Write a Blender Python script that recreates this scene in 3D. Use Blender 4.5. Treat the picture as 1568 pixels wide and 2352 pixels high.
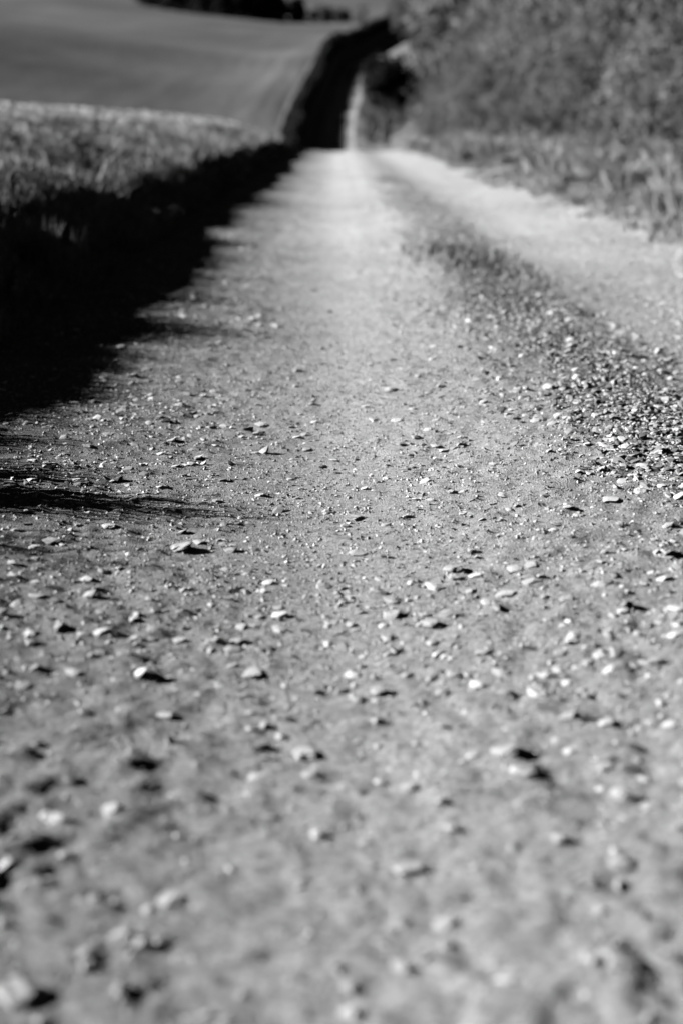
import bpy, bmesh, math, random
import numpy as np
from mathutils import Vector, Matrix, Euler

for o in list(bpy.data.objects):
    bpy.data.objects.remove(o)
SC = bpy.context.scene
COL = SC.collection
random.seed(11)
RNG = np.random.default_rng(11)
R = math.radians

# ------------------------------------------------------------------ camera
CAM_H = 0.85
PITCH, YAW = 15.2, -0.36
cam_d = bpy.data.cameras.new('camera')
cam = bpy.data.objects.new('camera', cam_d)
COL.objects.link(cam)
cam.location = (0, 0, CAM_H)
cam.rotation_euler = (R(90 - PITCH), 0, R(YAW))
cam_d.sensor_fit = 'VERTICAL'
cam_d.sensor_height = 36
cam_d.sensor_width = 24
cam_d.lens = 50
cam_d.clip_start = 0.05
cam_d.clip_end = 6000
cam_d.dof.use_dof = True
cam_d.dof.focus_distance = 3.42
cam_d.dof.aperture_fstop = 2.0
cam_d.dof.aperture_blades = 0
SC.camera = cam

# ------------------------------------------------------------------ sky and sun
SUN_EL = 22.5
SUN_DIR = Vector((-1.0, 0.06, 0)).normalized()          # towards the sun, in plan
w = bpy.data.worlds.new('World')
SC.world = w
w.use_nodes = True
nt = w.node_tree
nt.nodes.clear()
sky = nt.nodes.new('ShaderNodeTexSky')
sky.sky_type = 'NISHITA'
sky.sun_disc = False
sky.sun_elevation = R(SUN_EL)
sky.sun_rotation = math.atan2(SUN_DIR.x, SUN_DIR.y)
sky.altitude = 2500
sky.air_density = 0.1
sky.dust_density = 0.0
sky.ozone_density = 1.0
sep = nt.nodes.new('ShaderNodeSeparateColor')           # monochrome film behind a red filter: a dark sky
bg = nt.nodes.new('ShaderNodeBackground')
bg.inputs['Strength'].default_value = 0.05
wo = nt.nodes.new('ShaderNodeOutputWorld')
nt.links.new(sky.outputs[0], sep.inputs[0])
nt.links.new(sep.outputs[0], bg.inputs[0])
nt.links.new(bg.outputs[0], wo.inputs[0])

sun_d = bpy.data.lights.new('sun', 'SUN')
sun_d.energy = 5.0
sun_d.angle = R(0.5)
sun_d.color = (1, 1, 1)
sun = bpy.data.objects.new('sun', sun_d)
COL.objects.link(sun)
sv = Vector((SUN_DIR.x * math.cos(R(SUN_EL)), SUN_DIR.y * math.cos(R(SUN_EL)), math.sin(R(SUN_EL))))
sun.rotation_euler = sv.to_track_quat('Z', 'Y').to_euler()
sun.location = (-30, 10, 30)

SC.view_settings.view_transform = 'Standard'
SC.view_settings.look = 'None'
SC.view_settings.exposure = 1.14
SC.view_settings.gamma = 1
SC.view_settings.use_curve_mapping = False
SC.render.engine = 'CYCLES'
SC.cycles.use_denoising = True
SC.cycles.max_bounces = 5
SC.cycles.diffuse_bounces = 0

# ------------------------------------------------------------------ noise and height
def _hash(ix, iy, seed):
    h = (ix.astype(np.int64) * 374761393 + iy.astype(np.int64) * 668265263 + seed * 1442695041) & 0xFFFFFFFF
    h = ((h ^ (h >> 13)) * 1274126177) & 0xFFFFFFFF
    h = ((h ^ (h >> 16)) * 2246822519) & 0xFFFFFFFF
    return ((h ^ (h >> 15)) & 0xFFFFFF) / float(0xFFFFFF) * 2 - 1

def vnoise(x, y, seed=0):
    ix, iy = np.floor(x), np.floor(y)
    fx, fy = x - ix, y - iy
    u = fx * fx * fx * (fx * (fx * 6 - 15) + 10)
    v = fy * fy * fy * (fy * (fy * 6 - 15) + 10)
    a, b = _hash(ix, iy, seed), _hash(ix + 1, iy, seed)
    c, d = _hash(ix, iy + 1, seed), _hash(ix + 1, iy + 1, seed)
    return (a * (1 - u) + b * u) * (1 - v) + (c * (1 - u) + d * u) * v

def fbm(x, y, octv=4, seed=0, gain=0.5):
    s, amp, f = 0.0, 1.0, 1.0
    for k in range(octv):
        ca, sa = math.cos(0.6 * k + seed), math.sin(0.6 * k + seed)
        s = s + amp * vnoise((x * ca - y * sa) * f + 17.3 * k, (x * sa + y * ca) * f - 9.1 * k, seed * 31 + k)
        amp *= gain
        f *= 2.03
    return s

def sm(a, b, x):
    t = np.clip((x - a) / (b - a), 0, 1)
    return t * t * (3 - 2 * t)

def pchip(xs, ys):
    """smooth monotone interpolation through the given stations"""
    xs, ys = np.array(xs, float), np.array(ys, float)
    h = np.diff(xs)
    d = np.diff(ys) / h
    m = np.zeros_like(xs)
    for i in range(1, len(xs) - 1):
        if d[i - 1] * d[i] > 0:
            m[i] = 2 * d[i - 1] * d[i] / (d[i - 1] + d[i])
    m[0], m[-1] = d[0], d[-1]
    def f(x):
        x = np.asarray(x, float)
        i = np.clip(np.searchsorted(xs, x) - 1, 0, len(xs) - 2)
        t = (np.clip(x, xs[0], xs[-1]) - xs[i]) / h[i]
        return ((2 * t**3 - 3 * t**2 + 1) * ys[i] + (t**3 - 2 * t**2 + t) * h[i] * m[i]
                + (-2 * t**3 + 3 * t**2) * ys[i + 1] + (t**3 - t**2) * h[i] * m[i + 1])
    return f

# the lane runs level, tips over a crest at 50 m, crosses a dip and climbs the far hill
lane_z = pchip([-40, 0, 46, 52, 60, 72, 88, 104, 120, 135, 160, 200, 240, 280, 330, 420, 600, 900],
               [0, 0, 0, -.06, -.6, -1.9, -3.0, -2.6, -1.1, .75, 4.6, 9.2, 12.5, 17.0, 22.0, 32.0, 50.5, 82])
lane_x = pchip([-40, 0, 60, 100, 120, 135, 160, 200, 240, 280, 330, 420, 900],
               [0, 0, 0, -.2, -.45, -.3, 1.0, 2.5, 6.5, 11.8, 20, 38, 150])
# cross-section of the verges (x measured from the left wheel rut)
cross = pchip([-400, -60, -14, -9, -6.5, -5, -4, -3.2, -2.5, -1.95, -1.74, -1.52, -1.2, -.85, 2.2, 2.5, 3.2, 4.0, 5.0, 7, 10, 20, 60, 400],
              [9, 2.2, .55, .85, 1.13, 1.12, 1.04, .86, .61, .465, .42, .07, .01, 0, 0, .05, .17, .30, .75, 1.9, 2.9, 3.8, 5, 14])
# wheel ruts and the crown between them
ruts = pchip([-1.6, -1.05, -.75, -.4, -.05, .3, .6, .78, 1.0, 1.25, 1.55, 1.9, 2.3, 2.8],
             [.052, .050, .042, .017, 0, .018, .058, .066, .050, .014, 0, .02, .05, .06])

def base_h(X, Y):
    xl = X - lane_x(Y)
    z = lane_z(Y) + cross(xl)
    inside = sm(-1.5, -1.1, xl) * (1 - sm(2.3, 2.8, xl))
    z = z + inside * ruts(xl)
    out = 1 - inside
    z = z + out * (0.05 * fbm(X * 1.1, Y * 0.8, 3, 3) + 0.02 * fbm(X * 5, Y * 4, 2, 4))
    z = z + .12 * np.logaddexp(0, (-X - 16) / 5) * 5 * sm(75, 125, Y) * (1 - sm(165, 270, Y)) * np.exp(-np.maximum(0, -X - 60) / 80)
    far = sm(30, 90, np.hypot(X, Y))
    z = z + far * sm(4, 30, np.abs(xl)) * 1.6 * fbm(X / 70, Y / 70, 2, 8)
    return z

def rough_mask(X, Y):
    xl = X - lane_x(Y)
    smooth = np.exp(-((xl - 0.02) / 0.30) ** 2) * 0.75 + np.exp(-((xl - 1.55) / 0.33) ** 2) * 0.7
    smooth = smooth * (.45 + .55 * sm(1.8, 2.6, Y))
    return np.clip((1.0 - smooth + 0.25 * fbm(X * 1.7, Y * 1.2, 2, 21)) * (1 - .35 * sm(-.3, -.7, xl) - .3 * sm(-.25, -.5, xl) * (1 - sm(1.8, 2.6, Y))), 0.12, 1.15)

def track_h(X, Y):
    r = rough_mask(X, Y)
    z = base_h(X, Y)
    z = z + 0.007 * fbm(X * 1.6, Y * 1.1, 3, 31)
    n = fbm(X * 9, Y * 7, 3, 33)
    z = z + r * 0.0042 * n
    lump = fbm(X * 26, Y * 24, 2, 35)
    z = z + r * (0.0045 + .003 * (1 - sm(1.75, 2.4, Y))) * np.sign(lump) * np.abs(lump) ** 0.8
    ridg = 1 - np.abs(fbm(X * 13, Y * 17, 2, 36)) * 2
    z = z + r * 0.004 * np.clip(ridg, 0, 1) ** 2
    z = z + (0.35 + r) * (0.0016 + .0004 * (1 - sm(1.8, 3.4, Y))) * fbm(X * 62, Y * 58, 2, 37)
    return z

F_PX = 50 / 36 * 2352
CAM_M = Euler((R(90 - PITCH), 0, R(YAW))).to_matrix()
def on_ground(x, y):
    """where the sight line through a spot of the photograph (1568 x 2352 grid) meets the lane"""
    d = CAM_M @ Vector(((x - 784) / F_PX, -(y - 1176) / F_PX, -1))
    z = 0.02
    for _ in range(4):
        t = (z - CAM_H) / d.z
        X, Y = d.x * t, d.y * t
        z = float(base_h(np.array([X]), np.array([Y]))[0])
    return X, Y

# ------------------------------------------------------------------ materials (all neutral: a monochrome picture)
def mat(name, stops, scale=8, detail=6, rough=0.9, bump=0.0, bump_scale=60, spec=0.15, dist=0.01, coord='Object'):
    m = bpy.data.materials.new(name)
    m.use_nodes = True
    t = m.node_tree
    b = t.nodes['Principled BSDF']
    b.inputs['Roughness'].default_value = rough
    b.inputs['Specular IOR Level'].default_value = spec
    tc = t.nodes.new('ShaderNodeTexCoord')
    n = t.nodes.new('ShaderNodeTexNoise')
    n.inputs['Scale'].default_value = scale
    n.inputs['Detail'].default_value = detail
    n.inputs['Roughness'].default_value = 0.65
    cr = t.nodes.new('ShaderNodeValToRGB')
    el = cr.color_ramp.elements
    for i, (p, v) in enumerate(stops):
        e = el[i] if i < 2 else el.new(p)
        e.position = p
        e.color = (v, v, v, 1)
    t.links.new(tc.outputs[coord], n.inputs['Vector'])
    t.links.new(n.outputs['Fac'], cr.inputs['Fac'])
    t.links.new(cr.outputs['Color'], b.inputs['Base Color'])
    if bump:
        n2 = t.nodes.new('ShaderNodeTexNoise')
        n2.inputs['Scale'].default_value = bump_scale
        n2.inputs['Detail'].default_value = 5
        bp = t.nodes.new('ShaderNodeBump')
        bp.inputs['Strength'].default_value = bump
        bp.inputs['Distance'].default_value = dist
        t.links.new(tc.outputs[coord], n2.inputs['Vector'])
        t.links.new(n2.outputs['Fac'], bp.inputs['Height'])
        t.links.new(bp.outputs['Normal'], b.inputs['Normal'])
    return m

def vary(m, lo, hi):
    """brightness that differs from object to object"""
    t = m.node_tree
    b = t.nodes['Principled BSDF']
    link = b.inputs['Base Color'].links[0]
    src = link.from_socket
    oi = t.nodes.new('ShaderNodeObjectInfo')
    mr = t.nodes.new('ShaderNodeMapRange')
    mr.inputs['To Min'].default_value = lo
    mr.inputs['To Max'].default_value = hi
    mx = t.nodes.new('ShaderNodeMix')
    mx.data_type = 'RGBA'
    mx.blend_type = 'MULTIPLY'
    mx.inputs['Factor'].default_value = 1
    t.links.new(oi.outputs['Random'], mr.inputs['Value'])
    t.links.new(src, mx.inputs['A'])
    t.links.new(mr.outputs['Result'], mx.inputs['B'])
    t.links.new(mx.outputs['Result'], b.inputs['Base Color'])
    return m

def tint(m, attr='tone'):
    """brightness that differs from piece to piece of one mesh, stored per point"""
    t = m.node_tree
    b = t.nodes['Principled BSDF']
    src = b.inputs['Base Color'].links[0].from_socket
    at = t.nodes.new('ShaderNodeAttribute')
    at.attribute_name = attr
    mx = t.nodes.new('ShaderNodeMix')
    mx.data_type = 'RGBA'
    mx.blend_type = 'MULTIPLY'
    mx.inputs['Factor'].default_value = 1
    t.links.new(src, mx.inputs['A'])
    t.links.new(at.outputs['Fac'], mx.inputs['B'])
    t.links.new(mx.outputs['Result'], b.inputs['Base Color'])
    return m

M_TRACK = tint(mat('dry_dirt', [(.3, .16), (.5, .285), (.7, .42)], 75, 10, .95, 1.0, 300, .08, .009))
M_STONE = vary(mat('pale_limestone', [(.3, .50), (.55, .66), (.8, .78)], 24, 8, .9, .6, 130, .1, .003), .72, 1.06)
M_DARKSTONE = vary(mat('dark_flint', [(.3, .06), (.6, .12), (.8, .2)], 30, 6, .7, .4, 160, .3, .003), .7, 1.2)
M_GRAVEL = tint(mat('loose_gravel', [(.3, .55), (.6, .66), (.8, .75)], 40, 4, .9))
M_EARTH = mat('turf', [(.3, .14), (.5, .26), (.7, .37)], 1.6, 8, 1, .6, 14, .05, .05)
M_FIELD = mat('pasture', [(.3, .085), (.5, .13), (.7, .18)], .03, 8, 1, .3, 1.2, .03, .15)
M_GRASS = tint(mat('dry_grass', [(.3, .26), (.6, .36), (.8, .44)], 5, 3, .8, spec=.12))
M_LEAF = tint(vary(mat('hedge_leaf', [(.3, .14), (.6, .235), (.8, .34)], 2.5, 3, .75, spec=.15), .8, 1.25))
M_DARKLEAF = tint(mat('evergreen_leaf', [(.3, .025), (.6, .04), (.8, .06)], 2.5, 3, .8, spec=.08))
def translucent(m, f):
    t = m.node_tree
    b = t.nodes['Principled BSDF']
    tr = t.nodes.new('ShaderNodeBsdfTranslucent')
    mx = t.nodes.new('ShaderNodeMixShader')
    mx.inputs[0].default_value = f
    t.links.new(b.inputs['Base Color'].links[0].from_socket, tr.inputs['Color'])
    t.links.new(b.outputs[0], mx.inputs[1])
    t.links.new(tr.outputs[0], mx.inputs[2])
    t.links.new(mx.outputs[0], t.nodes['Material Output'].inputs['Surface'])
translucent(M_LEAF, .42)
translucent(M_GRASS, .1)
M_BARK = mat('bark', [(.3, .08), (.6, .13), (.8, .2)], 6, 6, .9, .5, 30)
M_PALEBARK = mat('pale_bark', [(.3, .16), (.6, .26), (.8, .36)], 6, 6, .9, .4, 30)

# ------------------------------------------------------------------ mesh helpers
def mesh_np(name, V, Fc, m, tone=None, smooth=False, k=None):
    """V (n,3); Fc (f,k) polygons of one size"""
    me = bpy.data.meshes.new(name)
    V = np.ascontiguousarray(V, np.float32)
    Fc = np.ascontiguousarray(Fc, np.int32)
    k = Fc.shape[1]
    me.vertices.add(len(V))
    me.vertices.foreach_set('co', V.ravel())
    me.loops.add(Fc.size)
    me.loops.foreach_set('vertex_index', Fc.ravel())
    me.polygons.add(len(Fc))
    me.polygons.foreach_set('loop_start', np.arange(0, Fc.size, k, dtype=np.int32))
    me.polygons.foreach_set('use_smooth', np.full(len(Fc), smooth))
    if tone is not None:
        a = me.attributes.new('tone', 'FLOAT', 'POINT')
        a.data.foreach_set('value', np.ascontiguousarray(tone, np.float32))
    me.update(calc_edges=True)
    me.materials.append(m)
    return me

def obj(name, me, parent=None, loc=None):
    o = bpy.data.objects.new(name, me)
    COL.objects.link(o)
    if parent is not None:
        o.parent = parent
    if loc is not None:
        o.location = loc
    return o

def tag(o, label=None, cat=None, group=None, kind=None):
    if label: o['label'] = label
    if cat: o['category'] = cat
    if group: o['group'] = group
    if kind: o['kind'] = kind
    return o

def empty(name, loc):
    o = bpy.data.objects.new(name, None)
    o.location = loc
    COL.objects.link(o)
    return o

def grid_faces(nr, nc):
    i = np.arange(nr * nc).reshape(nr, nc)
    return np.stack([i[:-1, :-1], i[:-1, 1:], i[1:, 1:], i[1:, :-1]], -1).reshape(-1, 4)

# ------------------------------------------------------------------ ground
def graded(a, b, d0, rate):
    out = [a]
    while out[-1] < b:
        out.append(out[-1] + max(d0, rate * abs(out[-1])))
    return np.array(out)

ys = np.concatenate([np.arange(-20, -2, 2.0), graded(-2, 1200, .12, .018)])
xr = graded(0, 420, .12, .04)
xs = np.concatenate([-xr[:0:-1], xr])
GX, GY = np.meshgrid(xs, ys)
XX = GX + lane_x(GY)
Z = base_h(XX, GY)
xl = GX
Z = Z - (0.09 * sm(-1.55, -1.2, xl) * (1 - sm(2.35, 2.65, xl)))
gv = np.stack([XX, GY, Z], -1).reshape(-1, 3)
gf = grid_faces(len(ys), len(xs))
gme = mesh_np('ground', gv, gf, M_EARTH, smooth=True)
gme.materials.append(M_FIELD)
cx = GX[:-1, :-1].ravel()
cy = GY[:-1, :-1].ravel()
is_field = (cx < -6.2 + 0.5 * np.sin(cy * .3)) | ((cx < -4.4) & (cy > 58)) | (cy > 300) | ((cy > 54) & (cx > 2.2))
gme.polygons.foreach_set('material_index', is_field.astype(np.int32))
ground = tag(obj('ground', gme), 'grey sloping pasture and rough verges rolling up the far hill', None, None, 'structure')

# ------------------------------------------------------------------ track
rows = [0.3]
while rows[-1] < 330:
    y = rows[-1]
    rows.append(y + y * (0.0034 if y < 14 else 0.006 if y < 60 else 0.014))
rows = np.array(rows)
NCOL = 315
u = np.linspace(0, 1, NCOL)[None, :]
yy = rows[:, None]
lft = -np.minimum(1.75 - .5 * sm(70, 110, yy), .40 * yy + 1.1)
rgt = np.minimum(2.85 - .5 * sm(70, 110, yy), .40 * yy + 1.1)
TXL = lft + (rgt - lft) * u
TY = np.repeat(yy, NCOL, 1)
TX = TXL + lane_x(TY)
TZ = track_h(TX, TY)
TZ = TZ - 0.10 * (1 - sm(-1.75, -1.5, TXL)) - 0.08 * sm(2.5, 2.85, TXL)
def dirt_light_tone(X, Y):
    """pale dust in the ruts, dark humus and litter along the crown and the edges, plus painted sun and shade"""
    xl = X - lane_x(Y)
    t = 1.07 + (.34 - .18 * sm(6, 14, Y)) * np.exp(-((xl - .13) / .20) ** 2) + .14 * np.exp(-((xl - 1.5) / .4) ** 2)  # pale rut dust; the left rut's sun-facing side is also painted brighter
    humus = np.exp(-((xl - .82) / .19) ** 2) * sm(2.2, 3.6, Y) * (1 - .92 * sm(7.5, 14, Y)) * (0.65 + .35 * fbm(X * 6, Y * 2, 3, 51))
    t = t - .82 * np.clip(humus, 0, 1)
    t = t - .55 * sm(-.1, -.9, xl)  # left side: litter, plus painted shade of the slope away from the sun
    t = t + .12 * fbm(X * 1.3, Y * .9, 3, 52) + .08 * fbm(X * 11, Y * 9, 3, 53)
    t = t * (1 + .60 * sm(2.6, 13, Y))                # far lane's brightness in grazing sun, painted into the tone
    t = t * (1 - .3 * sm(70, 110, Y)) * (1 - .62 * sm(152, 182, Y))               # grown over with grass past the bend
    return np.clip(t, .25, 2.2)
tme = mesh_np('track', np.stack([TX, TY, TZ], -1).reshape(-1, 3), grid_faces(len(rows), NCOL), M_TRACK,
              tone=dirt_light_tone(TX, TY).ravel(), smooth=True)
track = tag(obj('track', tme), 'pale dirt farm track with two wheel ruts', None, None, 'structure')

# ------------------------------------------------------------------ stones
def rock_verts(seed, sub, cuts, nz):
    rg = random.Random(seed)
    bm = bmesh.new()
    bmesh.ops.create_icosphere(bm, subdivisions=sub, radius=1)
    V = np.array([v.co[:] for v in bm.verts])
    Fc = np.array([[v.index for v in f.verts] for f in bm.faces])
    bm.free()
    for _ in range(cuts):
        n = Vector((rg.gauss(0, 1), rg.gauss(0, 1), rg.gauss(0, .8))).normalized()
        n = np.array(n)
        d = rg.uniform(.52, .82)
        s = V @ n - d
        V = V - np.clip(s, 0, None)[:, None] * n * 0.96
    V[:, 2] = np.minimum(V[:, 2], rg.uniform(.45, .75) + .25 * rg.uniform(-1, 1) * V[:, 0] + .2 * rg.uniform(-1, 1) * V[:, 1])
    V = V + nz * np.stack([vnoise(V[:, 1] * 3 + seed, V[:, 2] * 3, seed), vnoise(V[:, 0] * 3, V[:, 2] * 3 + seed, seed + 1),
                           vnoise(V[:, 0] * 3 - seed, V[:, 1] * 3, seed + 2)], -1)
    V /= np.abs(V).max(0)
    return V, Fc

ROCKS = []
for i in range(22):
    V, Fc = rock_verts(100 + i, 3, 13 + i % 6, .09)
    ROCKS.append(mesh_np('stone', V, Fc, M_STONE))
ROCKS_D = []
for i in range(4):
    V, Fc = rock_verts(300 + i, 3, 10, .07)
    ROCKS_D.append(mesh_np('dark_stone', V, Fc, M_DARKSTONE))

# spots read off the photograph: each block is (x offset, y offset, [(x, y, width, height), ...]) at twice the 1568-wide grid
D_ = 'dark'
SPOTS = [
 (784, 1129, [(500,10,50,20),(555,8,45,18),(742,27,70,30),(600,110,55,14),(410,47,35,14),(60,137,110,14),(195,165,40,22),(290,125,50,12),
  (1240,38,75,40),(1370,12,60,25),(1540,25,60,36),(1500,160,60,40),(985,157,60,20),(970,183,40,12),(1030,87,50,16),(1080,115,35,16),
  (770,85,40,18),(800,75,30,16),(690,58,35,16),(1280,160,35,25),(1300,270,30,20),(1205,275,35,18),(1470,215,50,20),(1390,210,40,20),
  (605,275,55,22),(75,300,85,24),(125,322,35,14),(225,308,40,14),(510,360,90,40),(530,405,70,26),(440,440,100,24),(590,455,60,26),
  (380,435,40,20),(175,408,55,16),(150,455,45,26),(235,500,90,26),(225,570,95,36),(380,560,50,16),(400,605,85,40),(215,660,70,34),
  (530,700,35,22),(470,745,50,32),(640,730,80,18),(870,420,100,26),(790,365,70,18),(870,348,60,14),(750,470,90,22),(930,497,40,24),
  (1020,508,45,20),(1170,560,85,30),(1250,570,60,26),(1410,595,60,28),(1475,572,35,30),(1055,685,60,34),(1015,615,40,24),(1220,765,80,24),
  (1445,760,60,30),(1350,780,60,20),(290,835,60,24),(520,840,80,40),(735,832,90,22),(965,845,80,20),(905,915,130,36),(165,910,70,36),
  (1130,920,70,30),(1050,1035,100,60),(1225,1065,80,36),(165,1050,60,36),(745,1200,130,50),(90,800,50,24),(325,968,50,24),(1425,1030,50,30)]),
 (0, 1129, [(500,175,75,18),(785,95,60,12),(1510,112,65,26),(275,62,40,10),(385,70,60,14),(360,168,50,18),(325,185,30,18),(235,230,90,18),
  (160,255,55,18),(290,250,40,14),(165,315,60,18),(390,275,45,14),(825,272,110,16),(940,280,50,16),(60,345,40,20),(70,405,60,16),
  (165,428,40,16),(475,368,60,16),(545,362,40,16),(395,412,60,14),(610,425,70,12),(1475,355,45,14),(1475,425,35,36),(15,625,40,36),
  (135,650,60,30),(460,655,75,18),(820,672,70,24),(610,590,55,30),(690,515,45,24),(1285,637,70,26),(340,832,70,24),(1165,820,90,18),
  (765,1015,80,40),(175,1145,50,40),(1215,1065,50,40),(1290,1115,50,36),(1400,1205,110,60),(710,560,40,20),(1030,375,50,14),(730,135,30,10)]),
 (0, 1725, [(515,272,100,56),(255,300,90,40),(1340,255,40,40),(1455,385,60,60),(1420,115,80,36),(410,1000,80,80),(575,825,45,50),(600,945,40,40),
  (15,775,60,60),(770,680,110,40),(1390,625,60,36),(1550,1010,50,60),(435,685,60,50),(90,1130,200,120)]),
 (784, 1725, [(300,530,130,60),(1000,390,90,50),(1280,515,110,40),(1140,590,130,50),(260,790,110,44),(465,785,90,40),(480,895,70,40),
  (1150,980,100,80),(1290,970,200,60),(280,1005,90,50),(50,1230,100,60),(640,1190,55,40),(850,110,90,26),(1410,255,80,30),(1310,185,140,36),
  (1220,70,80,30),(1550,365,50,50),(100,410,60,36),(500,355,60,36),(1030,670,50,44),(1195,720,60,40),(45,1095,80,40),(1410,1210,60,50),(1400,110,80,30)]),
 (784, 502, [(700,1128,50,18),(1460,1092,50,34),(1400,1152,45,32),(1195,1170,50,28),(1300,1142,40,26),(960,790,60,36),(845,790,28,28),
  (1045,833,35,28),(1225,862,60,40,D_),(1218,883,35,18),(1050,908,30,20),(1045,945,34,22),(1090,945,24,22),(395,977,40,18),(545,1002,35,14),
  (495,985,36,12),(255,928,50,16),(110,868,50,12),(150,925,50,14),(230,785,70,14),(690,455,40,24),(1080,440,50,30,D_),(1170,455,50,26),
  (1210,440,30,22),(1245,495,50,16),(1275,530,50,16),(1210,620,50,24),(1455,615,36,20),(1480,660,60,20),(1390,672,30,22),(1215,718,40,18),
  (1170,745,30,18),(1470,720,40,20),(1550,860,40,24),(470,262,40,18),(860,285,40,20),(965,355,30,20),(1500,798,50,18),(1380,890,35,14),
  (290,1155,60,14),(325,1150,35,14),(315,1030,40,14),(430,1040,40,14),(705,942,36,16),(660,937,40,12),(785,887,36,12),(1520,955,30,14),
  (980,605,30,24),(350,735,30,20)]),
 (0, 502, [(560,885,40,20),(565,925,36,14),(480,940,28,20),(428,965,28,18),(630,858,45,12),(345,835,40,10),(275,830,30,10),(935,810,40,16),
  (905,742,30,16),(1195,948,45,14),(970,965,50,20),(1040,960,55,14),(925,965,25,18),(830,970,24,14),(1175,990,35,14),(1095,993,30,12),
  (765,940,60,24,D_),(880,895,40,16,D_),(745,903,24,16),(895,375,40,26),(1010,573,45,18),(960,578,30,16),(1215,548,40,18),(690,548,30,24),
  (570,545,40,12),(555,590,40,12),(750,322,24,18),(660,380,36,14),(665,455,70,10),(850,455,50,12),(1190,492,40,18),(1275,495,70,12),
  (1470,1147,60,24),(1545,1178,40,16,D_),(1415,1062,60,12),(410,1055,60,12),(150,1115,45,14),(700,1010,30,18),(490,998,36,12),(660,1140,40,16),
  (860,1142,45,10),(790,1025,60,10),(700,1070,30,16),(740,1095,50,14),(1440,832,30,12),(1360,772,30,20),(1535,1112,40,12),(605,812,40,16),
  (605,750,30,12),(1350,602,30,10,D_),(1480,665,30,10,D_),(1180,318,30,16,D_),(1440,335,30,14,D_)]),
]
stones = []                                   # (X, Y, half width, flatness, dark)
for ox, oy, lst in SPOTS:
    for s in lst:
        px, py = ox + s[0] / 2, oy + s[1] / 2
        X, Y = on_ground(px, py)
        dist = math.hypot(Y, CAM_H)
        a = 1.16 * s[2] / 2 * dist / F_PX / 2
        stones.append((X, Y, a, s[3] / s[2], len(s) > 4))
rg = random.Random(5)
while len(stones) < 300:
    Y = 1.6 * (12 / 1.6) ** rg.random()
    xmax = min(2.2, .245 * Y)
    X = rg.uniform(-min(.9, .24 * Y), xmax)
    if rg.random() > (.25 + .75 * math.exp(-((X - .8) / .35) ** 2)): continue
    stones.append((X, Y, rg.uniform(.008, .017), rg.uniform(.25, .7), rg.random() < .08))
def zone_of(X):
    if X < -.45: return 'on the dark edge of the track beside the shaded verge'
    if X < .42: return 'in the smooth wheel rut beside the shaded verge'
    if X < 1.12: return 'in the gravelly strip between the wheel ruts'
    return 'in the wheel rut beside the sunlit hedge bank'
order = sorted(range(len(stones)), key=lambda i: -stones[i][2])
biggest = set(order[:6])
for i, (X, Y, a, flat, dark) in enumerate(stones):
    c = a * min(1.0, max(.26, flat * .85))
    b = a * rg.uniform(.65, 1.05)
    fx = X + a * np.array([0, .8, -.8, 0, 0, .5, -.5, .5, -.5]); fy = Y + b * np.array([0, 0, 0, .8, -.8, .5, .5, -.5, -.5])
    th_ = track_h(fx, fy)
    zc = float(.5 * th_.mean() + .5 * th_.max())
    o = obj('stone', (ROCKS_D if dark else ROCKS)[rg.randrange(4 if dark else 22)])
    o.location = (X, Y, zc + c * rg.uniform(-.05, .32))
    o.scale = (a, b, c)
    o.rotation_euler = (rg.uniform(-.22, .22), rg.uniform(-.28, .28), rg.uniform(-.5, .5) + (math.pi if rg.random() < .5 else 0))
    size = 'large' if a > .026 else 'medium' if a > .016 else 'small'
    tone = 'dark' if dark else 'pale'
    shape = 'flat' if flat < .33 else 'chunky' if flat > .55 else 'angular'
    tag(o, f'{size} {tone} {shape} stone {zone_of(X)}', 'stone', f'{size} {tone} {shape} stones {zone_of(X)}')

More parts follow.
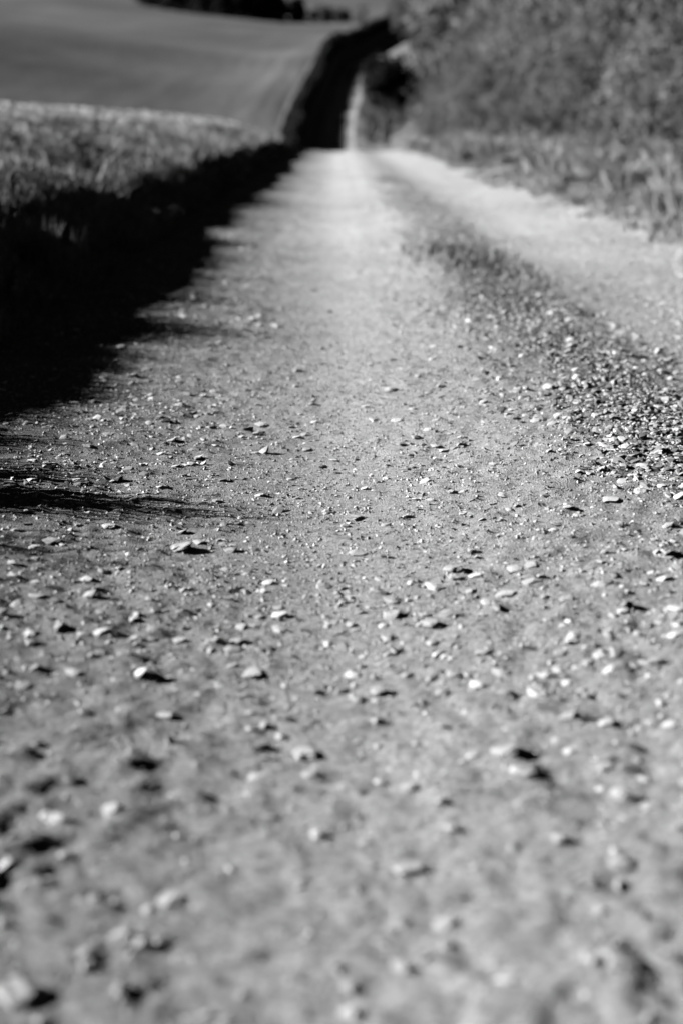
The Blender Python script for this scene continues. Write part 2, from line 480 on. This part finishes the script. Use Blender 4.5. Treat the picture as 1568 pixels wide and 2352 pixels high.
# loose gravel and grit: far past counting
def scatter(name, n, ysamp, dens, r0, r1, sub, variants, m, flat=(.35, .8), power=2.5, sink=.2, tone=(.55, 1.15), tpow=1.8):
    rgn = np.random.default_rng(len(name) * 7 + n)
    PX, PY = [], []
    got = 0
    while got < n:
        Y = ysamp(rgn, 60000)
        X = rgn.uniform(-1.35, 2.6, 60000)
        ok = (np.abs(X - .1) < .34 * Y + .55) & (rgn.random(60000) < dens(X, Y))
        PX.append(X[ok]); PY.append(Y[ok]); got += ok.sum()
    X = np.concatenate(PX)[:n]; Y = np.concatenate(PY)[:n]
    Zp = track_h(X, Y)
    a = (r0 + (r1 - r0) * rgn.random(n) ** power) * (.75 + .25 * sm(1.6, 3.0, Y))
    b = a * rgn.uniform(.6, 1.1, n)
    c = a * rgn.uniform(flat[0], flat[1], n)
    yaw = rgn.uniform(0, 6.283, n); tx = rgn.normal(0, .25, n); ty = rgn.normal(0, .25, n)
    vi = rgn.integers(0, len(variants), n)
    tn = tone[0] + (tone[1] - tone[0]) * rgn.random(n) ** tpow
    VS, FS, TS, off = [], [], [], 0
    for k, (V, Fc) in enumerate(variants):
        s = vi == k
        q = int(s.sum())
        P = V[None] * np.stack([a[s], b[s], c[s]], -1)[:, None, :]
        P[..., 2] += P[..., 0] * np.sin(tx[s])[:, None] + P[..., 1] * np.sin(ty[s])[:, None]
        cs, sn = np.cos(yaw[s])[:, None], np.sin(yaw[s])[:, None]
        x2 = P[..., 0] * cs - P[..., 1] * sn
        y2 = P[..., 0] * sn + P[..., 1] * cs
        P[..., 0] = x2 + X[s][:, None]
        P[..., 1] = y2 + Y[s][:, None]
        P[..., 2] += (Zp[s] + c[s] * sink)[:, None]
        VS.append(P.reshape(-1, 3))
        FS.append((Fc[None] + off + (np.arange(q) * len(V))[:, None, None]).reshape(-1, 3))
        TS.append(np.repeat(tn[s], len(V)))
        off += q * len(V)
    return obj(name, mesh_np(name, np.concatenate(VS), np.concatenate(FS), m, tone=np.concatenate(TS)))

V20 = [rock_verts(500 + i, 1, 6, .1) for i in range(14)]
def octa(seed):
    rgn = np.random.default_rng(seed)
    V = np.array([[1, 0, 0], [0, 1, 0], [-1, 0, 0], [0, -1, 0], [0, 0, 1], [0, 0, -1]], float)
    V += rgn.normal(0, .22, V.shape)
    V[:, 2] -= .35
    Fc = np.array([[0, 1, 4], [1, 2, 4], [2, 3, 4], [3, 0, 4]])
    return V[:5], Fc
V8 = [octa(i) for i in range(12)]
def dens(X, Y):
    d = .14 + .86 * np.exp(-((X - .86) / .26) ** 2) + .10 * np.exp(-((X + .75) / .3) ** 2) + .5 * sm(1.0, 1.3, X)
    d = d * (1 - .7 * np.exp(-((X - .05) / .2) ** 2)) + .14 * (1 - sm(1.9, 2.9, Y))
    patch = .55 + .6 * fbm(X * 2.2, Y * 1.4, 3, 61)
    return np.clip(d * patch, .015, 1)
ylog = lambda a, b: (lambda r, n: a * (b / a) ** r.random(n))
yuni = lambda a, b: (lambda r, n: r.uniform(a, b, n))
tag(scatter('gravel', 20000, ylog(1.2, 26), dens, .005, .019, 1, V20, M_GRAVEL, power=3.0, flat=(.25, .6), sink=.0, tone=(.42, 1.12), tpow=1.5), 'loose pale gravel strewn over the dirt track', None, None, 'stuff')
tag(scatter('grit', 145000, ylog(1.2, 11), lambda X, Y: np.clip(dens(X, Y) * .6 + .25, 0, 1) * (.35 + .65 * sm(1.7, 2.7, Y)), .0016, .0068, 0, V8, M_GRAVEL, power=2.0, flat=(.5, 1.0), sink=.25, tone=(.22, 1.1), tpow=1.25),
    'fine grit crumbled over the dirt track', None, None, 'stuff')

crown_dens = lambda X, Y: np.exp(-((X - .84) / .2) ** 2)
tag(scatter('crown_gravel', 6500, ylog(3.2, 18), crown_dens, .0035, .0145, 1, V20, M_GRAVEL, power=2.6, flat=(.35, .8), sink=.15, tone=(.18, 1.0), tpow=2.2),
    'coarse loose gravel heaped along the crown between the wheel ruts', None, None, 'stuff')

# ------------------------------------------------------------------ grass
def blades(name, X, Y, Zb, h, wd, lean, tone, m, lean_dir=None, seed=1):
    rgn = np.random.default_rng(seed)
    n = len(X)
    th = rgn.uniform(0, 6.283, n) if lean_dir is None else lean_dir
    fx, fy = np.cos(th), np.sin(th)
    ph = rgn.uniform(0, 6.283, n)
    sx, sy = np.cos(ph) * wd / 2, np.sin(ph) * wd / 2
    l1, l2 = h * lean * .35, h * lean
    V = np.empty((n, 5, 3))
    V[:, 0] = np.stack([X - sx, Y - sy, Zb - .01], -1)
    V[:, 1] = np.stack([X + sx, Y + sy, Zb - .01], -1)
    V[:, 2] = np.stack([X - sx * .8 + fx * l1, Y - sy * .8 + fy * l1, Zb + h * .55], -1)
    V[:, 3] = np.stack([X + sx * .8 + fx * l1, Y + sy * .8 + fy * l1, Zb + h * .55], -1)
    V[:, 4] = np.stack([X + fx * l2, Y + fy * l2, Zb + h * (1 - .25 * lean)], -1)
    b = (np.arange(n) * 5)[:, None]
    Fc = np.concatenate([b + np.array([[0, 1, 3]]), b + np.array([[0, 3, 2]]), b + np.array([[2, 3, 4]])], 0)
    return obj(name, mesh_np(name, V.reshape(-1, 3), Fc, m, tone=np.repeat(tone, 5)))

def tussock(X, Y, seed):
    return np.clip(.5 + .9 * fbm(X * 1.6, Y * 1.2, 3, seed), 0, 1)

# left verge: rough grass over the bank
rgn = np.random.default_rng(3)
n = 135000
Y = 2.75 * (56 / 2.75) ** rgn.random(n)
X = -1.3 - 4.6 * rgn.random(n) ** 1.15
T = tussock(X, Y, 71)
keep = rgn.random(n) < (.35 + .65 * T)
X, Y, T = X[keep], Y[keep], T[keep]
n = len(X)
stray = (X > -2.1) & (rgn.random(n) < .13)
h = (1 - .55 * sm(-2.3, -3.4, X)) * (.05 + .09 * T) * np.where(stray, rgn.uniform(1.2, 3.2, n), rgn.uniform(.6, 1.3, n)) * (.55 + .45 * sm(-1.3, -1.7, X))
tag(blades('verge_grass', X, Y, base_h(X, Y), h, .0045 + .0006 * Y, rgn.uniform(.2, .9, n), rgn.uniform(.75, 1.3, n) * (.8 + .95 * sm(-2.2, -3.6, X)) * (.55 + .75 * T), M_GRASS, seed=5),  # sunlit brightness of the upper bank is put into the blade tone
    'rough tussocky grass on the bank along the shaded verge', None, None, 'stuff')
# right verge
n = 75000
Y = 5.5 * (56 / 5.5) ** rgn.random(n)
X = 2.15 + 2.6 * rgn.random(n)
T = tussock(X, Y, 73)
keep = (rgn.random(n) < (.3 + .7 * T)) & (X > 2.25 + .25 * fbm(X * 0, Y * .7, 2, 75))
X, Y, T = X[keep], Y[keep], T[keep]
n = len(X)
h = (.02 + .07 * T) * rgn.uniform(.5, 1.3, n) * (.4 + .6 * sm(2.2, 2.7, X))
tag(blades('bank_grass', X, Y, base_h(X, Y), h, .0045 + .0006 * Y, rgn.uniform(.2, .9, n), rgn.uniform(.45, 1.2, n), M_GRASS, seed=6),
    'short sunlit grass below the hedge bank', None, None, 'stuff')
# weeds on the crown between the ruts
n = 9000
Y = 4.0 * (26 / 4.5) ** rgn.random(n)
X = .80 + .13 * rgn.normal(0, 1, n)
T = np.clip(.2 + 1.0 * fbm(X * 3, Y * .9, 3, 77) + .9 * np.exp(-((Y - 9.3) / 1.0) ** 2), 0, 1)
keep = rgn.random(n) < T
X, Y, T = X[keep], Y[keep], T[keep]
n = len(X)
tag(blades('crown_weeds', X, Y, track_h(X, Y), (.012 + .05 * T * np.exp(-((Y - 9.3) / 2.4) ** 2)) * rgn.uniform(.6, 1.4, n), .004 + .0006 * Y, rgn.uniform(.3, 1.1, n),
           rgn.uniform(.35, 1.0, n), M_GRASS, seed=7), 'sparse dry weeds along the crown between the wheel ruts', None, None, 'stuff')

# tall seeding stalks on the edge of the bank, each throwing its own long shadow
def tube(pts, rad, sides=6):
    V, Fc = [], []
    for i, (p, r) in enumerate(zip(pts, rad)):
        for k in range(sides):
            a = 6.2832 * k / sides
            V.append((p[0] + r * math.cos(a), p[1] + r * math.sin(a), p[2]))
    for i in range(len(pts) - 1):
        for k in range(sides):
            k2 = (k + 1) % sides
            Fc.append((i * sides + k, i * sides + k2, (i + 1) * sides + k2, (i + 1) * sides + k))
    return V, Fc
def dock(X, Y, hgt, label, seed):
    rg2 = random.Random(seed)
    z = float(base_h(np.array([X]), np.array([Y]))[0])
    t = tag(empty('dock_plant', (X, Y, z)), label, 'weed', 'tall weeds on the shaded verge')
    pts = [(0, 0, -.03), (.01, .01, hgt * .4), (.03, .0, hgt * .75), (.05, .01, hgt)]
    V, Fc = tube(pts, [.008, .007, .006, .003])
    obj('stem', mesh_np('stem', V, Fc, M_BARK), t)
    VV, TT = [], []
    for k in range(70):
        q = rg2.uniform(.35, 1)
        a = rg2.uniform(0, 6.28); l = rg2.uniform(.02, .06) * (1.5 - q)
        c = Vector((.05 * q, 0, hgt * q)); d = Vector((math.cos(a), math.sin(a), rg2.uniform(-.2, .9))).normalized()
        s = d.cross(Vector((rg2.gauss(0, 1), rg2.gauss(0, 1), 1))).normalized() * l * .3
        VV += [tuple(c - s * .3), tuple(c + d * l * .5 + s), tuple(c + d * l), tuple(c + d * l * .5 - s)]
        TT += [rg2.uniform(.5, 1.1)] * 4
    tag(obj('leaf_spray', mesh_np('leaf_spray', VV, np.arange(len(VV)).reshape(-1, 4), M_LEAF, tone=TT), t), kind='stuff')
for q, (X, Y, hg, lb) in enumerate([(-1.7, 10.4, .62, 'tallest dry weed stalk rising from the shaded verge'),
                                    (-1.55, 8.3, .22, 'short bushy weed on the shaded verge'),
                                    (-1.5, 6.6, .2, 'short bushy weed on the shaded verge'),
                                    (-1.6, 4.6, .2, 'leafy weed where the shaded verge meets the gravel'),
                                    (-1.45, 3.5, .22, 'leafy weed where the shaded verge meets the gravel')]):
    dock(X, Y, hg, lb, q)

for q, (X, Y, hg, sp, lb) in enumerate([(-1.16, 3.12, .46, .10, 'tall grass clump leaning over the gravel edge of the shaded verge'),
                                    (-1.20, 3.34, .34, .09, 'short grass clump beside the tall one leaning over the gravel edge'),
                                    (-1.3, 3.72, .36, .10, 'narrow grass clump between two broader ones on the shaded verge'),
                                    (-1.34, 3.98, .36, .10, 'broad grass clump at the ragged end of the shaded verge'),
                                    (-1.4, 4.3, .24, .12, 'low spreading grass clump at the ragged end of the shaded verge'),
                                    (-1.5, 5.2, .30, .12, 'low grass clump on the shaded verge'), (-1.5, 7.4, .34, .12, 'low grass clump on the shaded verge')]):
    n = 240
    rq = np.random.default_rng(90 + q)
    p = rq.normal(0, sp, (n, 2)) * np.array([.7, .5])
    z = float(base_h(np.array([X]), np.array([Y]))[0])
    o = blades('grass_clump', p[:, 0], p[:, 1], np.full(n, -.02), rq.uniform(.35, 1.0, n) * hg, np.full(n, .009), rq.uniform(.05, .35, n), rq.uniform(.5, 1.0, n), M_GRASS, seed=90 + q)
    o.location = (X, Y, z)
    tag(o, lb, 'grass clump', 'grass clumps along the shaded verge')
# ------------------------------------------------------------------ shrubs and trees
def leaf_cloud(seed, rx, ry, rz, clumps, per, leaf, zc, inner=.35, squash=1.0):
    """leaf faces gathered in clumps through an uneven crown"""
    rgn = np.random.default_rng(seed)
    d = rgn.normal(0, 1, (clumps, 3)); d /= np.linalg.norm(d, axis=1)[:, None]
    rad = inner + (1 - inner) * rgn.random(clumps) ** .5
    lob = 1 + .28 * vnoise(d[:, 0] * 2.3 + seed, d[:, 2] * 2.3 + d[:, 1], seed)
    C = d * (rad * lob)[:, None] * np.array([rx, ry, rz])
    C[:, 2] = np.maximum(C[:, 2] + zc, .12 * rz)
    cr = rgn.uniform(.10, .26, clumps) * min(rx, rz)
    P = np.repeat(C, per, 0) + rgn.normal(0, .55, (clumps * per, 3)) * np.repeat(cr, per)[:, None]
    P[:, 2] = np.maximum(P[:, 2], .03)
    n = len(P)
    a = rgn.normal(0, 1, (n, 3)); a /= np.linalg.norm(a, axis=1)[:, None]
    b = np.cross(a, rgn.normal(0, 1, (n, 3))); b /= np.linalg.norm(b, axis=1)[:, None]
    s = leaf * rgn.uniform(.6, 1.4, n)[:, None]
    V = np.stack([P - a * s, P + b * s * .55, P + a * s, P - b * s * .55], 1).reshape(-1, 3)
    tone = np.repeat(np.repeat(rgn.uniform(.55, 1.45, clumps), per) * rgn.uniform(.75, 1.25, n), 4)
    return V, np.arange(4 * n).reshape(-1, 4), tone

def stems_mesh(seed, hgt, spread, count, r0, m, limbs=2):
    rg2 = random.Random(seed)
    VS, FS = [], []
    def add(pts, rad, sides=6):
        V, Fc = tube(pts, rad, sides)
        o_ = len(VS)
        VS.extend(V); FS.extend([tuple(i + o_ for i in f) for f in Fc])
    for k in range(count):
        a = rg2.uniform(0, 6.28)
        s = spread * rg2.uniform(.3, 1)
        b = Vector((math.cos(a), math.sin(a), 0)) * (0 if count == 1 else spread * .12)
        top = Vector((math.cos(a) * s, math.sin(a) * s, hgt * rg2.uniform(.75, 1)))
        pts, rad = [], []
        for i in range(6):
            q = i / 5
            p = b.lerp(top, q) + Vector((rg2.gauss(0, .03), rg2.gauss(0, .03), 0)) * hgt * (0 if i == 0 else 1)
            p.z = -.15 + (top.z + .15) * q
            pts.append(p); rad.append(r0 * (1 - .8 * q))
        add(pts, rad)
        for j in range(limbs):
            q = rg2.uniform(.35, .8)
            p0 = pts[int(q * 5)]
            a2 = rg2.uniform(0, 6.28)
            L = hgt * rg2.uniform(.18, .35)
            p1 = p0 + Vector((math.cos(a2) * L * .7, math.sin(a2) * L * .7, L * .7))
            add([p0, p0.lerp(p1, .5) + Vector((0, 0, -.03 * L)), p1], [r0 * .4, r0 * .28, r0 * .1], 5)
    return mesh_np('stem', VS, FS, m, smooth=True)

SHRUB = []
for i in range(5):
    V, Fc, tn = leaf_cloud(700 + i, 1.15, 1.15, 1.5, 70, 150, .036, 1.45)
    SHRUB.append((mesh_np('crown', V, Fc, M_LEAF, tone=tn), stems_mesh(720 + i, 2.4, .8, 5, .035, M_BARK)))
def plant(name, kindmesh, X, Y, sc, label, cat, group, rz=None, trunk='stem', szf=1.0):
    z = float(base_h(np.array([X]), np.array([Y]))[0])
    t = tag(empty(name, (X, Y, z - .03)), label, cat, group)
    t.scale = (sc, sc, sc * szf)
    t.rotation_euler = (0, 0, random.uniform(0, 6.28) if rz is None else rz)
    obj('crown', kindmesh[0], t)
    obj(trunk, kindmesh[1], t)
    return t
rg = random.Random(31)
def stretch(Y):
    return ', opposite the weedy crown' if Y < 18 else ', past the weedy crown' if Y < 38 else ', near the crest'
# hedge on the bank to the right of the lane
Y = 9.0
k = 0
while Y < 64:
    for row, (x0, s0) in enumerate(((4.3, .58), (6.0, 1.15), (8.0, 1.35))):
        if row == 2 and k % 2: continue
        plant('hedge_shrub', SHRUB[rg.randrange(5)], x0 + rg.uniform(-.75, .45), Y + rg.uniform(-.5, .5), s0 * rg.uniform(.65, 1.3),
              ['low scrubby bush at the foot of the sunlit hedge bank', 'leafy shrub massed halfway up the sunlit hedge bank', 'tall leafy shrub along the top of the sunlit hedge bank'][row] + stretch(Y),
              'shrub', ['low bushes at the foot of the bank', 'shrubs halfway up the bank', 'tall shrubs along the top of the bank'][row] + stretch(Y), szf=rg.uniform(.95, 1.25))
    Y += 1.5 + .018 * Y
    k += 1
# trees rising out of the dip behind the hedge
TREE = []
for i in range(3):
    V, Fc, tn = leaf_cloud(800 + i, 2.6, 2.6, 2.9, 120, 70, .16, 4.2)
    TREE.append((mesh_np('crown', V, Fc, M_LEAF, tone=tn), stems_mesh(820 + i, 5.4, 1.6, 1, .16, M_BARK, limbs=9)))
for X, Y, s in [(6.0, 66, 1.0), (9.5, 64, 1.15), (6.2, 74, 1.1), (10, 76, 1.35), (14, 70, 1.3), (7.2, 86, 1.35), (11, 90, 1.5), (16, 88, 1.5), (6.8, 100, 1.35), (12, 106, 1.6), (18, 110, 1.7),
                (7.0, 118, 1.1), (9, 128, 1.2), (14, 130, 1.4), (20, 134, 1.6), (9.5, 142, 1.2), (13, 152, 1.3), (18, 158, 1.5), (25, 150, 1.6), (14, 172, 1.1), (19, 182, 1.3), (26, 180, 1.5),
                (20, 205, 1.2), (27, 212, 1.4), (34, 205, 1.5), (24, 235, 1.1), (32, 240, 1.3), (41, 240, 1.4)]:
    X = max(X, (.0557 if Y < 125 else .066) * Y + 2.7 * s)
    plant('roadside_tree', TREE[rg.randrange(3)], X + rg.uniform(0, .6), Y, s * rg.uniform(.9, 1.1),
          'grey leafy tree in the belt beyond the crest of the track', 'tree', 'trees in the belt beyond the crest', trunk='trunk')
DIM = []
for i in range(3):
    V, Fc, tn = leaf_cloud(740 + i, 1.15, 1.15, 1.5, 60, 60, .06, 1.45)
    DIM.append((mesh_np('crown', V, Fc, M_LEAF, tone=tn * .5), stems_mesh(750 + i, 2.4, .8, 5, .045, M_BARK)))
for X, Y, s in [(3.2, 122, 1.0), (4.6, 124, 1.1), (6.0, 126, 1.2), (3.4, 131, 1.05), (5.0, 133, 1.2), (6.6, 134, 1.25), (8.2, 128, 1.3)]:
    plant('bank_shrub', DIM[rg.randrange(3)], X, Y, s, 'small grey shrub on the bank below the dark round evergreen', 'shrub', 'small shrubs below the evergreen')
# dark round holly overhanging the far track
V, Fc, tn = leaf_cloud(860, 2.2, 2.2, 1.95, 150, 90, .12, 5.1, inner=.1)
HOLLY = (mesh_np('crown', V, Fc, M_DARKLEAF, tone=tn * .85), stems_mesh(861, 6.0, .9, 4, .13, M_BARK, limbs=4))
plant('holly_tree', HOLLY, 4.3, 117.5, 1.0, 'dark round evergreen on several stems overhanging the track beyond the crest', 'tree', None, trunk='trunk')
# bleached grass tussocks along the hedge foot
rgn = np.random.default_rng(41)
TUFT = []
for k in range(3):
    n = 420
    q = rgn.normal(0, .10, (n, 2))
    th = np.arctan2(q[:, 1], q[:, 0])
    o = blades('pale_tussock', q[:, 0], q[:, 1], np.zeros(n), rgn.uniform(.2, .5, n), np.full(n, .014), rgn.uniform(.3, 1.1, n), rgn.uniform(1.0, 1.7, n), M_GRASS, lean_dir=th, seed=60 + k)
    TUFT.append(o.data)
    bpy.data.objects.remove(o)
for q in range(56):
    Y = 11 * (50 / 11) ** ((q + rg.random()) / 56)
    X = 3.6 + rg.uniform(-.8, .9)
    z = float(base_h(np.array([X]), np.array([Y]))[0])
    o = obj('pale_tussock', TUFT[q % 3], None, (X, Y, z))
    o.rotation_euler.z = rg.uniform(0, 6.28)
    o.scale = [rg.uniform(.6, 1.3) * (.7 + .4 * float(sm(10, 24, Y)))] * 3
    tag(o, 'bleached grass tussock at the foot of the sunlit hedge' + stretch(Y), 'grass tuft', 'bleached tussocks along the hedge foot' + stretch(Y))
# pale saplings standing in the hedge
for q, (X, Y, hg, lb) in enumerate([(3.98, 20.4, 2.2, 'tall pale slender sapling leaning in the sunlit hedge'), (4.3, 36.0, 3.2, 'pale sapling among shrubs where the hedge nears the crest'),
    (4.0, 15.5, 1.7, 'short pale sapling low in the sunlit hedge'), (4.6, 17.5, 2.3, 'pale crooked sapling beside the short one in the hedge'),
    (4.4, 27.0, 2.8, 'thin pale sapling midway along the sunlit hedge'), (4.5, 30.5, 3.0, 'thin pale sapling with sparse top midway along hedge'), (4.6, 44.0, 3.6, 'tall pale sapling beside the crest of the track')]):
    z = float(base_h(np.array([X]), np.array([Y]))[0])
    t = tag(empty('sapling', (X, Y, z)), lb, 'sapling')
    pts = [(0, 0, -.1), (.06, 0, hg * .2), (.12, 0, hg * .45), (.12 * hg, 0, hg * .7), (.21 * hg, 0, hg)]
    V, Fc = tube(pts, [.04, .036, .03, .022, .01], 8)
    obj('trunk', mesh_np('trunk', V, Fc, M_PALEBARK, smooth=True), t)
    VV, FF, TT = leaf_cloud(870 + q, .35, .35, .5, 14, 24, .05, hg * .95)
    VV[:, 0] += .2 * hg
    obj('crown', mesh_np('crown', VV, FF, M_LEAF, tone=TT), t)

# clipped hedge climbing the far hillside: a solid twiggy body dressed in leaf faces
def hedge_far():
    Yh = np.arange(100, 296, 2.0)
    prof = [(-.6, -.1), (-.65, .6), (-.55, 1.05), (-.3, 1.3), (.3, 1.3), (.55, 1.05), (.65, .6), (.6, -.1)]
    V = []
    cxs = lane_x(Yh) - 3.0
    for i, y in enumerate(Yh):
        z0 = float(base_h(np.array([cxs[i]]), np.array([y]))[0])
        for j, (px, pz) in enumerate(prof):
            pz = pz * .7 * (1 + 1.4 * float(sm(165, 225, y)))
            nn = 1 + .14 * float(vnoise(np.array([y * .31 + j]), np.array([j * 1.7]), 91)[0])
            V.append((cxs[i] + px * nn, y, z0 - .1 + pz * nn))
    m_ = len(prof)
    Fc = [(i * m_ + j, i * m_ + j + 1, (i + 1) * m_ + j + 1, (i + 1) * m_ + j) for i in range(len(Yh) - 1) for j in range(m_ - 1)]
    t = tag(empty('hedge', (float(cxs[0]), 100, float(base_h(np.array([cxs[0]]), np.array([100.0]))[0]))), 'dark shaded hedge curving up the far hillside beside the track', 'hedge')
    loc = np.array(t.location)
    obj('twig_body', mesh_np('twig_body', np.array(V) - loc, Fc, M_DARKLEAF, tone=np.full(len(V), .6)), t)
    rgn = np.random.default_rng(19)
    n = 30000
    y = rgn.uniform(100, 296, n)
    ang = rgn.uniform(0, math.pi, n)
    r = 1 + .18 * fbm(y * .5, ang * 1.5, 3, 92)
    X0 = lane_x(y) - 3.0
    x = X0 + 0.72 * np.cos(ang) * r
    z = base_h(X0, y) + np.maximum(.05, 0.98 * (1 + 1.4 * sm(165, 225, y)) * np.sin(ang) ** .6 * r - .1 + rgn.normal(0, .1, n))
    P = np.stack([x, y, z], -1) - loc
    a = rgn.normal(0, 1, (n, 3)); a /= np.linalg.norm(a, axis=1)[:, None]
    b = np.cross(a, rgn.normal(0, 1, (n, 3))); b /= np.linalg.norm(b, axis=1)[:, None]
    s = .13 * rgn.uniform(.6, 1.4, n)[:, None]
    V = np.stack([P - a * s, P + b * s * .6, P + a * s, P - b * s * .6], 1).reshape(-1, 3)
    obj('foliage', mesh_np('foliage', V, np.arange(4 * n).reshape(-1, 4), M_DARKLEAF, tone=np.repeat(rgn.uniform(.6, 1.3, n), 4)), t)
hedge_far()

# dark wood edge along the top of the field
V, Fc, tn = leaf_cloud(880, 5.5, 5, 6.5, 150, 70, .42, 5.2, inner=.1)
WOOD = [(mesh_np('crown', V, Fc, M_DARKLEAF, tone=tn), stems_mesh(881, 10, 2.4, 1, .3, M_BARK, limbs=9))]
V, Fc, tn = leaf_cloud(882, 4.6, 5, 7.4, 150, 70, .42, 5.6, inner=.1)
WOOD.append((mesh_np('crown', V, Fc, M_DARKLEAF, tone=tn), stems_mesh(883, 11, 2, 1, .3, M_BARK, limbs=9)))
def on_hill(x, y):
    """first point of the far hillside on the sight line through a spot of the photograph"""
    d = CAM_M @ Vector(((x - 784) / F_PX, -(y - 1176) / F_PX, -1))
    t = np.arange(90, 900, .5) / d.y
    hit = np.nonzero(base_h(d.x * t, d.y * t) > CAM_H + d.z * t)[0]
    k = t[hit[0]] if len(hit) else 500 / d.y
    return d.x * k, d.y * k
for q, (px, py) in enumerate([(355, 8), (395, 14), (430, 19), (465, 24), (500, 28), (535, 32), (568, 35), (600, 38), (640, 41), (685, 43), (415, 6), (480, 12), (550, 18), (620, 24), (722, 40), (752, 42), (790, 44)]):
    X, Y = on_hill(px, py + 8)
    plant('wood_tree', WOOD[q % 2], X, Y, rg.uniform(.6, .85) * (.35 if px > 700 else .75 if px > 610 else 1), 'dark tree at the edge of the wood above the grey pasture', 'tree', 'dark trees above the pasture', trunk='trunk')
for px, py, sc_ in [(735, 46, .9), (775, 50, .8), (830, 50, .9), (905, 52, 1.2), (925, 48, 1.1)]:
    X, Y = on_hill(px, py)
    plant('hilltop_bush', SHRUB[rg.randrange(5)], X, Y, sc_ * 1.6, 'small bush on the skyline of the pasture past the hedge end', 'shrub', 'bushes past the hedge end')
